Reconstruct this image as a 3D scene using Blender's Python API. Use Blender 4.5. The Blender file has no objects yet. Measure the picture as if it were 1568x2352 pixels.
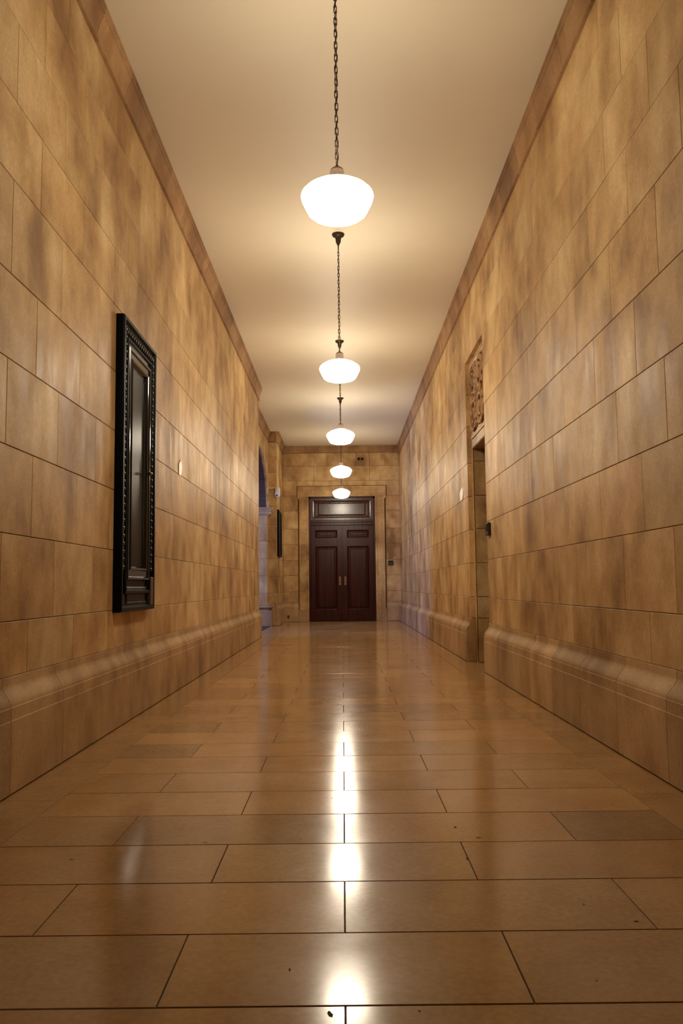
import bpy, bmesh, math, random
from mathutils import Matrix, Vector

random.seed(7)
scene = bpy.context.scene
COL = scene.collection

# ------------------------------------------------------------------ camera
CAM_H = 0.9
PITCH, YAW, ROLL = 0.0895, -0.0004, 0.01114
F_PX = 1898.0
fw = Vector((math.sin(YAW) * math.cos(PITCH), math.cos(YAW) * math.cos(PITCH), math.sin(PITCH)))
rt = Vector((math.cos(YAW), -math.sin(YAW), 0.0))
up = rt.cross(fw)
r2 = rt * math.cos(ROLL) - up * math.sin(ROLL)
u2 = rt * math.sin(ROLL) + up * math.cos(ROLL)
cam_data = bpy.data.cameras.new('camera')
cam_data.sensor_fit = 'HORIZONTAL'
cam_data.sensor_width = 36.0
cam_data.lens = 36.0 * F_PX / 1568.0
cam_data.clip_start = 0.05
cam_data.clip_end = 200.0
cam = bpy.data.objects.new('camera', cam_data)
COL.objects.link(cam)
M = Matrix.Identity(4)
for i in range(3):
    M[i][0], M[i][1], M[i][2] = r2[i], u2[i], -fw[i]
M[2][3] = CAM_H
cam.matrix_world = M
scene.camera = cam

# ------------------------------------------------------------------ world, light, exposure
world = bpy.data.worlds.new('world')
world.use_nodes = True
world.node_tree.nodes['Background'].inputs[0].default_value = (0.02, 0.02, 0.025, 1)
world.node_tree.nodes['Background'].inputs[1].default_value = 0.2
scene.world = world
scene.view_settings.view_transform = 'Standard'
scene.view_settings.look = 'None'
scene.view_settings.gamma = 1.0
scene.view_settings.use_curve_mapping = False
scene.view_settings.exposure = 0.0
scene.cycles.use_denoising = True
scene.cycles.max_bounces = 10
scene.cycles.diffuse_bounces = 6
scene.cycles.sample_clamp_indirect = 6.0

LAMP_COLOR = (1.0, 0.875, 0.68)
LAMP_STRENGTHS = (41.0, 53.0, 54.0, 55.0, 38.0)   # the bulb of the nearest lamp is a little weaker
HALL_POWER = 210.0

# blue dusk light in the side hall behind the arch
ld = bpy.data.lights.new('side_hall_daylight', 'AREA')
ld.shape = 'RECTANGLE'
ld.size, ld.size_y = 2.6, 0.9
ld.energy = HALL_POWER
ld.color = (0.18, 0.32, 1.0)
lo = bpy.data.objects.new('side_hall_daylight', ld)
COL.objects.link(lo)
lo.location = (-5.2, 16.3, 2.2)
lo.rotation_euler = (0, math.radians(-90), 0)

# ------------------------------------------------------------------ materials
def new_mat(name):
    m = bpy.data.materials.new(name)
    m.use_nodes = True
    nt = m.node_tree
    b = nt.nodes['Principled BSDF']
    return m, nt, b

def plain(name, col, rough=0.5, metal=0.0, spec=0.5, noise=0.0, scale=20.0):
    m, nt, b = new_mat(name)
    b.inputs['Roughness'].default_value = rough
    b.inputs['Metallic'].default_value = metal
    b.inputs['Specular IOR Level'].default_value = spec
    if noise > 0:
        g = nt.nodes.new('ShaderNodeNewGeometry')
        n = nt.nodes.new('ShaderNodeTexNoise')
        n.inputs['Scale'].default_value = scale
        n.inputs['Detail'].default_value = 4
        nt.links.new(g.outputs['Position'], n.inputs['Vector'])
        r = nt.nodes.new('ShaderNodeValToRGB')
        r.color_ramp.elements[0].color = tuple(c * (1 - noise) for c in col) + (1,)
        r.color_ramp.elements[1].color = tuple(min(1, c * (1 + noise)) for c in col) + (1,)
        r.color_ramp.elements[0].position = 0.3
        r.color_ramp.elements[1].position = 0.7
        nt.links.new(n.outputs['Fac'], r.inputs['Fac'])
        nt.links.new(r.outputs['Color'], b.inputs['Base Color'])
    else:
        b.inputs['Base Color'].default_value = tuple(col) + (1,)
    return m

def stone(name, dark, mid, light, stretch=0.75, scale=2.4, rough=(0.40, 0.60), spec=0.34,
          bump=0.08, streak=0.30, contrast=0.125, soil=0.55, cloud=1.7, chips=0.66, veins=0.0, tint_amount=1.0):
    """Veined stone; every piece shifts the texture and takes a tint from its object colour."""
    m, nt, b = new_mat(name)
    N, L = nt.nodes.new, nt.links.new
    geo = N('ShaderNodeNewGeometry')
    oi = N('ShaderNodeObjectInfo')
    mul = N('ShaderNodeMath'); mul.operation = 'MULTIPLY'; mul.inputs[1].default_value = 37.0
    L(oi.outputs['Random'], mul.inputs[0])
    add = N('ShaderNodeVectorMath'); add.operation = 'ADD'
    L(geo.outputs['Position'], add.inputs[0]); L(mul.outputs[0], add.inputs[1])
    mp = N('ShaderNodeMapping'); mp.inputs['Scale'].default_value = (1, 1, stretch)
    L(add.outputs[0], mp.inputs['Vector'])
    n1 = N('ShaderNodeTexNoise'); n1.inputs['Scale'].default_value = scale
    n1.inputs['Detail'].default_value = 5; n1.inputs['Roughness'].default_value = 0.56
    n1.inputs['Distortion'].default_value = 0.35
    L(mp.outputs[0], n1.inputs['Vector'])
    mp2 = N('ShaderNodeMapping'); mp2.inputs['Scale'].default_value = (1, 1, stretch * 0.35)
    L(add.outputs[0], mp2.inputs['Vector'])
    n2 = N('ShaderNodeTexNoise'); n2.inputs['Scale'].default_value = scale * 3.2
    n2.inputs['Detail'].default_value = 4; n2.inputs['Roughness'].default_value = 0.6
    L(mp2.outputs[0], n2.inputs['Vector'])
    mix = N('ShaderNodeMix'); mix.data_type = 'FLOAT'
    mix.inputs[0].default_value = streak
    L(n1.outputs['Fac'], mix.inputs[2]); L(n2.outputs['Fac'], mix.inputs[3])
    # soiling that runs on across the joints
    mp0 = N('ShaderNodeMapping'); mp0.inputs['Scale'].default_value = (1, 1, 0.75)
    L(geo.outputs['Position'], mp0.inputs['Vector'])
    n0 = N('ShaderNodeTexNoise'); n0.inputs['Scale'].default_value = cloud
    n0.inputs['Detail'].default_value = 5; n0.inputs['Roughness'].default_value = 0.6
    L(mp0.outputs[0], n0.inputs['Vector'])
    mix0 = N('ShaderNodeMix'); mix0.data_type = 'FLOAT'; mix0.inputs[0].default_value = soil
    L(mix.outputs[0], mix0.inputs[2]); L(n0.outputs['Fac'], mix0.inputs[3])
    ramp = N('ShaderNodeValToRGB')
    e = ramp.color_ramp.elements
    e[0].position = 0.5 - contrast; e[0].color = dark + (1,)
    e[1].position = 0.5 + contrast; e[1].color = light + (1,)
    k = e.new(0.5); k.color = mid + (1,)
    L(mix0.outputs[0], ramp.inputs['Fac'])
    col = ramp.outputs['Color']
    # fine grain
    n3 = N('ShaderNodeTexNoise'); n3.inputs['Scale'].default_value = 60
    n3.inputs['Detail'].default_value = 3
    L(add.outputs[0], n3.inputs['Vector'])
    gr = N('ShaderNodeMapRange'); gr.inputs[3].default_value = 0.9; gr.inputs[4].default_value = 1.1
    gr.inputs[1].default_value = 0.3; gr.inputs[2].default_value = 0.7
    L(n3.outputs['Fac'], gr.inputs[0])
    vm = N('ShaderNodeVectorMath'); vm.operation = 'SCALE'
    L(col, vm.inputs[0]); L(gr.outputs[0], vm.inputs['Scale'])
    vt = N('ShaderNodeVectorMath'); vt.operation = 'MULTIPLY'
    L(vm.outputs[0], vt.inputs[0]); L(oi.outputs['Color'], vt.inputs[1])
    out = vt.outputs[0]
    # blemishes: small dark scuffs, sparse
    n4 = N('ShaderNodeTexNoise'); n4.inputs['Scale'].default_value = 7.0
    n4.inputs['Detail'].default_value = 6; n4.inputs['Roughness'].default_value = 0.7
    n4.inputs['Distortion'].default_value = 0.8
    mp4 = N('ShaderNodeMapping'); mp4.inputs['Location'].default_value = (5.2, 1.3, 9.1)
    L(add.outputs[0], mp4.inputs['Vector']); L(mp4.outputs[0], n4.inputs['Vector'])
    bl = N('ShaderNodeMapRange'); bl.inputs[1].default_value = chips; bl.inputs[2].default_value = chips + 0.14
    bl.inputs[3].default_value = 0.0; bl.inputs[4].default_value = 0.75
    L(n4.outputs['Fac'], bl.inputs[0])
    mx = N('ShaderNodeMix'); mx.data_type = 'RGBA'
    L(bl.outputs[0], mx.inputs[0]); L(out, mx.inputs[6])
    mx.inputs[7].default_value = tuple(c * 0.35 for c in dark) + (1,)
    L(mx.outputs[2], b.inputs['Base Color'])
    rr = N('ShaderNodeMapRange'); rr.inputs[1].default_value = 0.3; rr.inputs[2].default_value = 0.7
    rr.inputs[3].default_value = rough[0]; rr.inputs[4].default_value = rough[1]
    L(n2.outputs['Fac'], rr.inputs[0]); L(rr.outputs[0], b.inputs['Roughness'])
    b.inputs['Specular IOR Level'].default_value = spec
    if bump > 0:
        bp = N('ShaderNodeBump'); bp.inputs['Strength'].default_value = bump
        bp.inputs['Distance'].default_value = 0.01
        L(mix.outputs[0], bp.inputs['Height']); L(bp.outputs[0], b.inputs['Normal'])
    return m

WALL_D, WALL_M, WALL_L = (0.26, 0.135, 0.052), (0.52, 0.335, 0.142), (0.75, 0.555, 0.285)
MAT = {}
MAT['wall'] = stone('tan_wall_stone', WALL_D, WALL_M, WALL_L)
MAT['plinth'] = stone('plinth_stone', (0.26, 0.15, 0.065), (0.44, 0.285, 0.14), (0.55, 0.385, 0.21), scale=2.2, rough=(0.6, 0.75), spec=0.3)
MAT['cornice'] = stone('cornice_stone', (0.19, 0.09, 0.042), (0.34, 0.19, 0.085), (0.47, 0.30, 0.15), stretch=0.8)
MAT['floor'] = stone('polished_floor_stone', (0.33, 0.185, 0.07), (0.425, 0.25, 0.10), (0.50, 0.31, 0.14), stretch=1.0,
                     scale=2.0, rough=(0.125, 0.165), spec=0.42, bump=0.0, streak=0.3, soil=0.2, chips=0.705, contrast=0.2)
MAT['mortar'] = plain('dark_mortar', (0.10, 0.065, 0.04), 0.9, noise=0.3, scale=30)
MAT['floor_mortar'] = plain('dark_floor_joint', (0.05, 0.03, 0.02), 0.9, noise=0.3, scale=30)
MAT['ceiling'] = plain('cream_ceiling_paint', (0.76, 0.68, 0.52), 0.5, spec=0.4, noise=0.025, scale=1.2)
MAT['bronze'] = plain('dark_bronze', (0.06, 0.04, 0.026), 0.45, metal=0.6, noise=0.3, scale=60)
MAT['cap'] = plain('dull_brass_cap', (0.11, 0.075, 0.052), 0.5, metal=0.0, noise=0.1, scale=60)
MAT['black'] = plain('blue_black_lacquer', (0.0022, 0.0042, 0.0068), 0.38, spec=0.10, noise=0.35, scale=25)
MAT['gloss'] = plain('glossy_black_moulding', (0.004, 0.005, 0.007), 0.14, spec=0.36)
MAT['gilt'] = plain('worn_dark_carving', (0.008, 0.009, 0.009), 0.28, spec=0.3, noise=0.5, scale=40)
MAT['board'] = plain('dark_glazed_board', (0.016, 0.012, 0.008), 0.30, spec=0.04, noise=0.5, scale=5)
MAT['plaque'] = plain('brown_wood', (0.09, 0.045, 0.025), 0.6, noise=0.3, scale=15)
MAT['brass'] = plain('brass', (0.34, 0.22, 0.11), 0.35, metal=1.0, noise=0.1, scale=40)
MAT['white'] = plain('white_plastic', (0.80, 0.76, 0.68), 0.35, noise=0.03, scale=10)
MAT['dark'] = plain('black_plastic', (0.012, 0.012, 0.014), 0.4, noise=0.2, scale=30)
MAT['grey'] = plain('grey_metal', (0.10, 0.085, 0.07), 0.5, noise=0.2, scale=30)
MAT['soffit'] = stone('shade_toned_soffit', (0.05, 0.03, 0.025), (0.075, 0.05, 0.042), (0.10, 0.07, 0.06))  # shade of the arch underside put into the colour
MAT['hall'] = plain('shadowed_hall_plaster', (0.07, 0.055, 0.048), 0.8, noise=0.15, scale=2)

def wood_mat(name, a, c, rough):
    m, nt, b = new_mat(name)
    N, L = nt.nodes.new, nt.links.new
    geo = N('ShaderNodeNewGeometry')
    mp = N('ShaderNodeMapping'); mp.inputs['Scale'].default_value = (9, 9, 0.8)
    L(geo.outputs['Position'], mp.inputs['Vector'])
    n = N('ShaderNodeTexNoise'); n.inputs['Scale'].default_value = 2.2; n.inputs['Detail'].default_value = 5
    L(mp.outputs[0], n.inputs['Vector'])
    r = N('ShaderNodeValToRGB')
    r.color_ramp.elements[0].color = a + (1,); r.color_ramp.elements[1].color = c + (1,)
    r.color_ramp.elements[0].position = 0.3; r.color_ramp.elements[1].position = 0.7
    L(n.outputs['Fac'], r.inputs['Fac']); L(r.outputs['Color'], b.inputs['Base Color'])
    b.inputs['Roughness'].default_value = rough
    b.inputs['Specular IOR Level'].default_value = 0.28
    return m
MAT['mahogany'] = wood_mat('mahogany', (0.026, 0.0040, 0.0034), (0.060, 0.0105, 0.0065), 0.26)

MAT['mahogany_gloss'] = wood_mat('varnished_mahogany', (0.030, 0.0045, 0.0036), (0.066, 0.012, 0.007), 0.24)
MAT['mahogany_gloss'].node_tree.nodes['Principled BSDF'].inputs['Specular IOR Level'].default_value = 0.65
def globe_mat(strength):
    m, nt, b = new_mat('lit_opal_glass')
    b.inputs['Base Color'].default_value = (0.85, 0.83, 0.78, 1)
    b.inputs['Roughness'].default_value = 0.2
    b.inputs['Emission Color'].default_value = LAMP_COLOR + (1,)
    b.inputs['Emission Strength'].default_value = strength
    return m

# polished repair patches in the wall stone
MAT['patch'] = plain('polished_repair_resin', (0.46, 0.30, 0.15), 0.33, noise=0.1, scale=20)

# ------------------------------------------------------------------ helpers
def link(name, mesh, parent=None, mat=None):
    o = bpy.data.objects.new(name, mesh)
    COL.objects.link(o)
    if parent is not None:
        o.parent = parent
    if mat is not None and not mesh.materials:
        mesh.materials.append(mat)
    return o

def tag(o, label=None, cat=None, group=None, kind=None):
    if label: o['label'] = label
    if cat: o['category'] = cat
    if group: o['group'] = group
    if kind: o['kind'] = kind
    return o

def empty(name, loc=(0, 0, 0), parent=None):
    o = bpy.data.objects.new(name, None)
    o.empty_display_size = 0.1
    COL.objects.link(o)
    o.location = loc
    if parent is not None:
        o.parent = parent
    return o

class MB:
    """Collects geometry and links it as one mesh object."""
    def __init__(self):
        self.v, self.f, self.smooth = [], [], []
    def add(self, verts, faces, smooth=False):
        k = len(self.v)
        self.v += [tuple(p) for p in verts]
        self.f += [tuple(k + i for i in f) for f in faces]
        self.smooth += [smooth] * len(faces)
    def box(self, x0, x1, y0, y1, z0, z1, ch=0.0):
        if ch <= 0:
            v = [(x, y, z) for x in (x0, x1) for y in (y0, y1) for z in (z0, z1)]
            self.add(v, [(0, 1, 3, 2), (4, 6, 7, 5), (0, 4, 5, 1), (2, 3, 7, 6), (0, 2, 6, 4), (1, 5, 7, 3)])
            return
        bm = bmesh.new()
        bmesh.ops.create_cube(bm, size=1.0)
        for q in bm.verts:
            q.co = Vector(((x0 + x1) / 2 + q.co.x * (x1 - x0), (y0 + y1) / 2 + q.co.y * (y1 - y0), (z0 + z1) / 2 + q.co.z * (z1 - z0)))
        bmesh.ops.bevel(bm, geom=list(bm.edges), offset=ch, segments=1, affect='EDGES', profile=0.5)
        bm.verts.index_update()
        self.add([q.co[:] for q in bm.verts], [[q.index for q in f.verts] for f in bm.faces])
        bm.free()
    def lathe(self, prof, cx=0, cy=0, cz=0, n=24, axis='z', smooth=True):
        """prof: list of (r, h)."""
        v, f = [], []
        for r, h in prof:
            for k in range(n):
                a = 2 * math.pi * k / n
                p = (r * math.cos(a), r * math.sin(a), h)
                if axis == 'y': p = (p[0], -p[2], p[1])
                if axis == 'x': p = (p[2], p[0], p[1])
                v.append((cx + p[0], cy + p[1], cz + p[2]))
        for i in range(len(prof) - 1):
            for k in range(n):
                a, b2 = i * n + k, i * n + (k + 1) % n
                f.append((a, b2, b2 + n, a + n))
        if prof[0][0] > 1e-6: f.append(tuple(range(n - 1, -1, -1)))
        if prof[-1][0] > 1e-6: f.append(tuple((len(prof) - 1) * n + k for k in range(n)))
        self.add(v, f, smooth)
    def ellipsoid(self, c, r, n=8, m=6):
        prof = [(math.sin(math.pi * i / m), -math.cos(math.pi * i / m)) for i in range(m + 1)]
        v, f = [], []
        for pr, ph in prof:
            for k in range(n):
                a = 2 * math.pi * k / n
                v.append((c[0] + r[0] * pr * math.cos(a), c[1] + r[1] * pr * math.sin(a), c[2] + r[2] * ph))
        for i in range(m):
            for k in range(n):
                a, b2 = i * n + k, i * n + (k + 1) % n
                f.append((a, b2, b2 + n, a + n))
        self.add(v, f, True)
    def tube(self, pts, r, n=6, closed=False):
        v, f = [], []
        P = [Vector(p) for p in pts]
        c = len(P)
        ref = None
        for i, p in enumerate(P):
            a = P[(i - 1) % c] if (closed or i > 0) else p
            d = P[(i + 1) % c] if (closed or i < c - 1) else p
            t = (d - a).normalized()
            if ref is None:
                ref = t.orthogonal().normalized()
            s = (ref - t * ref.dot(t)).normalized()
            ref = s
            w = t.cross(s)
            for k in range(n):
                an = 2 * math.pi * k / n
                v.append(p + s * r * math.cos(an) + w * r * math.sin(an))
        for i in range(c if closed else c - 1):
            for k in range(n):
                a, b2 = i * n + k, i * n + (k + 1) % n
                a2, b3 = ((i + 1) % c) * n + k, ((i + 1) % c) * n + (k + 1) % n
                f.append((a, b2, b3, a2))
        if not closed:
            f.append(tuple(range(n - 1, -1, -1)))
            f.append(tuple((c - 1) * n + k for k in range(n)))
        self.add(v, f, True)
    def prism(self, poly, fn0, fn1, smooth=False):
        """poly: 2-D outline; fn0/fn1 map (a, b) to 3-D for the two ends."""
        n = len(poly)
        v = [fn0(*p) for p in poly] + [fn1(*p) for p in poly]
        f = [tuple(range(n - 1, -1, -1)), tuple(range(n, 2 * n))]
        f += [(i, (i + 1) % n, n + (i + 1) % n, n + i) for i in range(n)]
        self.add(v, f, smooth)
    def frame_ring(self, fn, u0, u1, v0, v1, prof):
        """A mitred moulding round a rectangle. prof: (inset from the edge, height). fn(u, v, h) -> 3-D."""
        rings = []
        for ins, h in prof:
            rings.append([(u0 + ins, v0 + ins, h), (u1 - ins, v0 + ins, h), (u1 - ins, v1 - ins, h), (u0 + ins, v1 - ins, h)])
        v = [fn(*p) for r in rings for p in r]
        f = []
        for i in range(len(rings) - 1):
            for k in range(4):
                a, b2 = i * 4 + k, i * 4 + (k + 1) % 4
                f.append((a, b2, b2 + 4, a + 4))
        self.add(v, f)
    def mesh(self, name):
        me = bpy.data.meshes.new(name)
        me.from_pydata(self.v, [], self.f)
        me.polygons.foreach_set('use_smooth', self.smooth)
        bm = bmesh.new(); bm.from_mesh(me)
        bmesh.ops.recalc_face_normals(bm, faces=bm.faces)
        bm.to_mesh(me); bm.free()
        me.update()
        return me
    def build(self, name, mat, parent=None):
        return link(name, self.mesh(name), parent, mat)

_cache = {}
def piece_mesh(w, h, t, mat, ch=0.002):
    """A thin dressed block: front face at z = 0, chamfered arrises, body going back to z = -t."""
    key = (round(w, 3), round(h, 3), round(t, 3), mat.name, ch)
    if key in _cache: return _cache[key]
    c = ch
    v = [(0, 0, -t), (w, 0, -t), (w, h, -t), (0, h, -t),
         (0, 0, -c), (w, 0, -c), (w, h, -c), (0, h, -c),
         (c, c, 0), (w - c, c, 0), (w - c, h - c, 0), (c, h - c, 0)]
    f = [(3, 2, 1, 0), (8, 9, 10, 11)]
    for k in range(4):
        j = (k + 1) % 4
        f.append((k, j, 4 + j, 4 + k)); f.append((4 + k, 4 + j, 8 + j, 8 + k))
    me = bpy.data.meshes.new('stone')
    me.from_pydata(v, [], f)
    me.materials.append(mat)
    me.update()
    _cache[key] = me
    return me

AX = {'left': (Vector((0, 1, 0)), Vector((0, 0, 1)), Vector((1, 0, 0))),
      'right': (Vector((0, -1, 0)), Vector((0, 0, 1)), Vector((-1, 0, 0))),
      'front': (Vector((1, 0, 0)), Vector((0, 0, 1)), Vector((0, -1, 0))),
      'floor': (Vector((1, 0, 0)), Vector((0, 1, 0)), Vector((0, 0, 1)))}

def piece(name, facing, origin, w, h, parent, mat, t=0.012, tint=None, proud=0.0, ch=0.002):
    u, v, n = AX[facing]
    o = bpy.data.objects.new(name, piece_mesh(w, h, t, mat, ch))
    COL.objects.link(o)
    o.parent = parent
    Mx = Matrix.Identity(4)
    p = Vector(origin) + n * proud
    for i in range(3):
        Mx[i][0], Mx[i][1], Mx[i][2], Mx[i][3] = u[i], v[i], n[i], p[i]
    o.matrix_basis = Mx
    if tint is None:
        k = random.gauss(1.0, 0.03)
        wv = random.gauss(0.0, 0.015)
        tint = (k * (1 + wv), k, k * (1 - 1.4 * wv))
    o.color = (tint[0], tint[1], tint[2], 1)
    return o

GAP = 0.0035
def course_stones(parent, name, facing, plane, z0, z1, a0, a1, phase, pitch, mat, holes=()):
    """One course of stones along Y on a side wall between a0 and a1, joints at phase + k * pitch."""
    k0 = math.floor((a0 - phase) / pitch)
    y = phase + k0 * pitch
    cuts = []
    while y < a1:
        s, e = max(y, a0), min(y + pitch, a1)
        segs = [(s, e)]
        for h0, h1 in holes:
            nxt = []
            for p, q in segs:
                if q <= h0 or p >= h1: nxt.append((p, q))
                else:
                    if p < h0: nxt.append((p, h0))
                    if q > h1: nxt.append((h1, q))
            segs = nxt
        cuts += [g for g in segs if g[1] - g[0] > 0.03]
        y += pitch
    for p, q in cuts:
        g = GAP / 2
        pr = random.uniform(-0.0006, 0.0006)
        if facing == 'left':
            piece(name, 'left', (plane, p + g * 0.7, z0 + g), q - p - g * 1.4, z1 - z0 - 2 * g, parent, mat, proud=pr)
        else:
            piece(name, 'right', (plane, q - g * 0.7, z0 + g), q - p - g * 1.4, z1 - z0 - 2 * g, parent, mat, proud=pr)

# ------------------------------------------------------------------ layout
XL, XR = -1.515, 1.510            # wall faces
PL, PR = -1.465, 1.449            # plinth faces
HC = 4.57                         # ceiling
D = 21.418                        # end wall
Y_BACK = -8.0
YL_END = 15.02                    # left wall stops, recess with the arch begins
YP = 19.40                        # pier front
X_REC = -1.74                     # face of the recessed arch wall
X_PIER = -1.53
O0, O1 = 8.60, 9.82               # recess of the right doorway
O_TOP = 3.571
X_SUR = 1.57                      # door surround plane in that recess
W0, W1 = 8.69, 9.72               # doorway
W_TOP = 2.51
STONE_FROM = 0.2                  # pieces are laid from here on; behind the camera the masses stay plain

ZL = [0.506, 0.757, 1.155, 1.556, 1.956, 2.357, 2.812, 3.199, 3.595, 3.975, 4.322]
ZR = [0.503, 0.757, 1.156, 1.552, 1.951, 2.353, 2.796, 3.184, 3.571, 3.975, 4.290]
ZF = [0.501, 0.770, 1.180, 1.580, 1.995, 2.393, 2.860, 3.250, 3.643, 4.035, 4.378]

# ------------------------------------------------------------------ floor
fl = MB()
fl.box(-1.70, 1.70, Y_BACK, D + 0.3, -0.12, -0.0035)
floor = fl.build('floor', MAT['floor_mortar'])
tag(floor, kind='structure')
fb = MB(); fb.box(-1.48, 1.48, Y_BACK, 0.0, -0.05, 0.0)
tag(fb.build('slab', MAT['floor'], floor), 'plain stone floor behind the camera')

ROW0, RP, SL = 1.868, 0.3766, 0.817
BX = 1.225
TINTS = {}
def ftint(k=None):
    if k is None: k = random.gauss(1.0, 0.12)
    w = random.gauss(0, 0.02)
    return (k * (1 + w), k, k * (1 - 1.5 * w))
special = {(3, 10): 0.72, (7, -10): 0.72, (7, -4): 1.07, (8, -8): 1.14, (4, 8): 1.10, (6, 0): 1.06, (3, 4): 1.05, (9, -10): 0.80,
           (10, 8): 0.84, (12, -8): 1.12, (11, 4): 0.86, (12, 0): 1.1, (3, -10): 0.97, (6, 8): 0.98, (7, 4): 0.95}
r = -4
while ROW0 + r * RP < D:
    y0 = ROW0 + r * RP
    y1 = min(y0 + RP, D)
    off = 0.0 if r % 2 else SL / 2          # odd rows have a joint on the centre line
    xs = [-BX]
    k = -3
    while True:
        x = -0.004 + off - SL + k * SL if False else -0.004 + (k * SL if r % 2 else (k + 0.5) * SL)
        if x > BX: break
        if x > -BX + 0.05 and x < BX - 0.05: xs.append(x)
        k += 1
    xs.append(BX)
    for i in range(len(xs) - 1):
        g, gy = 0.0015, 0.0026
        ci = round((xs[i] + xs[i + 1]) / 2 * 10)
        tk = special.get((r, ci))
        if tk is None: tk = random.gauss(1.0, 0.035 if r < 3 else 0.075)
        piece('slab', 'floor', (xs[i] + g, y0 + gy, 0.0), xs[i + 1] - xs[i] - 2 * g, y1 - y0 - 2 * gy, floor, MAT['floor'],
              t=0.02, tint=ftint(tk), proud=random.uniform(-0.0004, 0.0), ch=0.0012)
    r += 1
for side in (-1, 1):
    y = 3.63 - 0.765 * 5
    while y < D:
        y1 = min(y + 0.765, D)
        if side < 0:
            xo = -1.50 if y1 < YL_END + 0.3 or y > YP - 0.2 else -1.66
            x0, x1 = xo, -BX
        else:
            x0, x1 = BX, 1.50 if (y1 < O0 or y > O1) else 1.62
        g = 0.0012
        piece('border_slab', 'floor', (x0 + g, y + g, 0.0), x1 - x0 - 2 * g, y1 - y - 2 * g, floor, MAT['floor'], t=0.02,
              tint=ftint(random.gauss(0.90, 0.05)), ch=0.0012)
        y += 0.765

# small chips knocked out of the slabs and filled with dirt
MAT['chip'] = plain('dirt_in_chips', (0.07, 0.042, 0.026), 0.9)
for x, y, sx, sy in [(-0.135, 2.039, 0.012, 0.016), (0.669, 2.418, 0.012, 0.014), (0.773, 2.297, 0.022, 0.012), (0.153, 1.842, 0.009, 0.009), (0.4, 2.819, 0.01, 0.03), (-0.056, 3.621, 0.02, 0.006), (-0.915, 2.855, 0.03, 0.008), (-0.499, 3.024, 0.03, 0.006), (-0.037, 1.832, 0.02, 0.03), (0.567, 1.967, 0.01, 0.006), (-0.161, 3.057, 0.01, 0.008), (0.409, 3.175, 0.02, 0.02), (0.474, 3.044, 0.03, 0.008), (0.311, 6.304, 0.012, 0.02), (0.826, 7.912, 0.03, 0.03)]:
    q = MB()
    pts = []
    for k in range(9):
        a = 2 * math.pi * k / 9
        rr = random.uniform(0.45, 1.0)
        pts.append((x + sx * 0.36 * rr * math.cos(a), y + sy * 0.6 * rr * math.sin(a)))
    q.prism(pts, lambda a, b2: (a, b2, -0.002), lambda a, b2: (a, b2, 0.0004))
    q.build('chip', MAT['chip'], floor)

# ------------------------------------------------------------------ ceiling
c = MB(); c.box(-2.35, 2.35, Y_BACK - 0.3, D + 0.3, HC, HC + 0.15)
tag(c.build('ceiling', MAT['ceiling']), kind='structure')

# ------------------------------------------------------------------ left wall
BK = 0.004
w = MB(); w.box(XL - 0.55, XL - BK, Y_BACK, YL_END - 0.003, -0.1, HC)
wall_left = w.build('wall_left', MAT['mortar'])
tag(wall_left, kind='structure')
for i in range(10):
    ph = (4.00 if i % 2 == 0 else 3.66) + 0.009 * i
    course_stones(wall_left, 'stone', 'left', XL, ZL[i], ZL[i + 1], STONE_FROM, YL_END, ph, 0.678, MAT['wall'])
b0 = MB(); b0.box(XL - 0.05, XL, Y_BACK, STONE_FROM, 0, HC)
b0.build('stone', MAT['wall'], wall_left)
e0 = MB(); e0.box(XL - 0.55, XL - 0.004, YL_END - 0.003, YL_END, 0, HC)
e0.build('stone', MAT['wall'], wall_left)
s0 = MB(); s0.box(XL - 0.05, XL - 0.002, STONE_FROM, YL_END, ZL[10], HC)
s0.build('stone', MAT['cornice'], wall_left)

# ------------------------------------------------------------------ right wall
w = MB()
w.box(XR + BK, XR + 0.6, Y_BACK, O0 - 0.015, -0.1, HC)
w.box(XR + BK, XR + 0.6, O1 + 0.013, D + 0.3, -0.1, HC)
w.box(XR + BK, XR + 0.6, O0 - 0.015, O1 + 0.013, O_TOP, HC)
wall_right = w.build('wall_right', MAT['mortar'])
tag(wall_right, kind='structure')
for i in range(10):
    ph = (4.10 if i % 2 == 0 else 3.75) + 0.009 * i
    holes = [(O0, O1)] if ZR[i] < O_TOP - 0.02 else []
    course_stones(wall_right, 'stone', 'right', XR, ZR[i], ZR[i + 1], STONE_FROM, D, ph, 0.683, MAT['wall'], holes)
b0 = MB(); b0.box(XR, XR + 0.05, Y_BACK, STONE_FROM, 0, HC)
b0.build('stone', MAT['wall'], wall_right)
s0 = MB(); s0.box(XR + 0.002, XR + 0.05, STONE_FROM, D, ZR[10], HC)
s0.build('stone', MAT['cornice'], wall_right)
# reveal of the recess: far side, near side, soffit
zz = [0.0] + ZR[:9]
for i in range(len(zz) - 1):
    g = 0.003
    piece('jamb_stone', 'front', (XR + 0.001, O1, zz[i] + g), X_SUR - XR - 0.001, zz[i + 1] - zz[i] - 2 * g, wall_right, MAT['wall'])
    m_ = MB(); m_.box(XR + 0.001, X_SUR, O0 - 0.012, O0, zz[i] + g, zz[i + 1] - g)
    m_.build('jamb_stone', MAT['wall'], wall_right)
m_ = MB(); m_.box(XR + 0.002, XR + 0.6, O0, O1, O_TOP - 0.006, O_TOP + 0.012)
m_.build('lintel_stone', MAT['wall'], wall_right)

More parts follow.
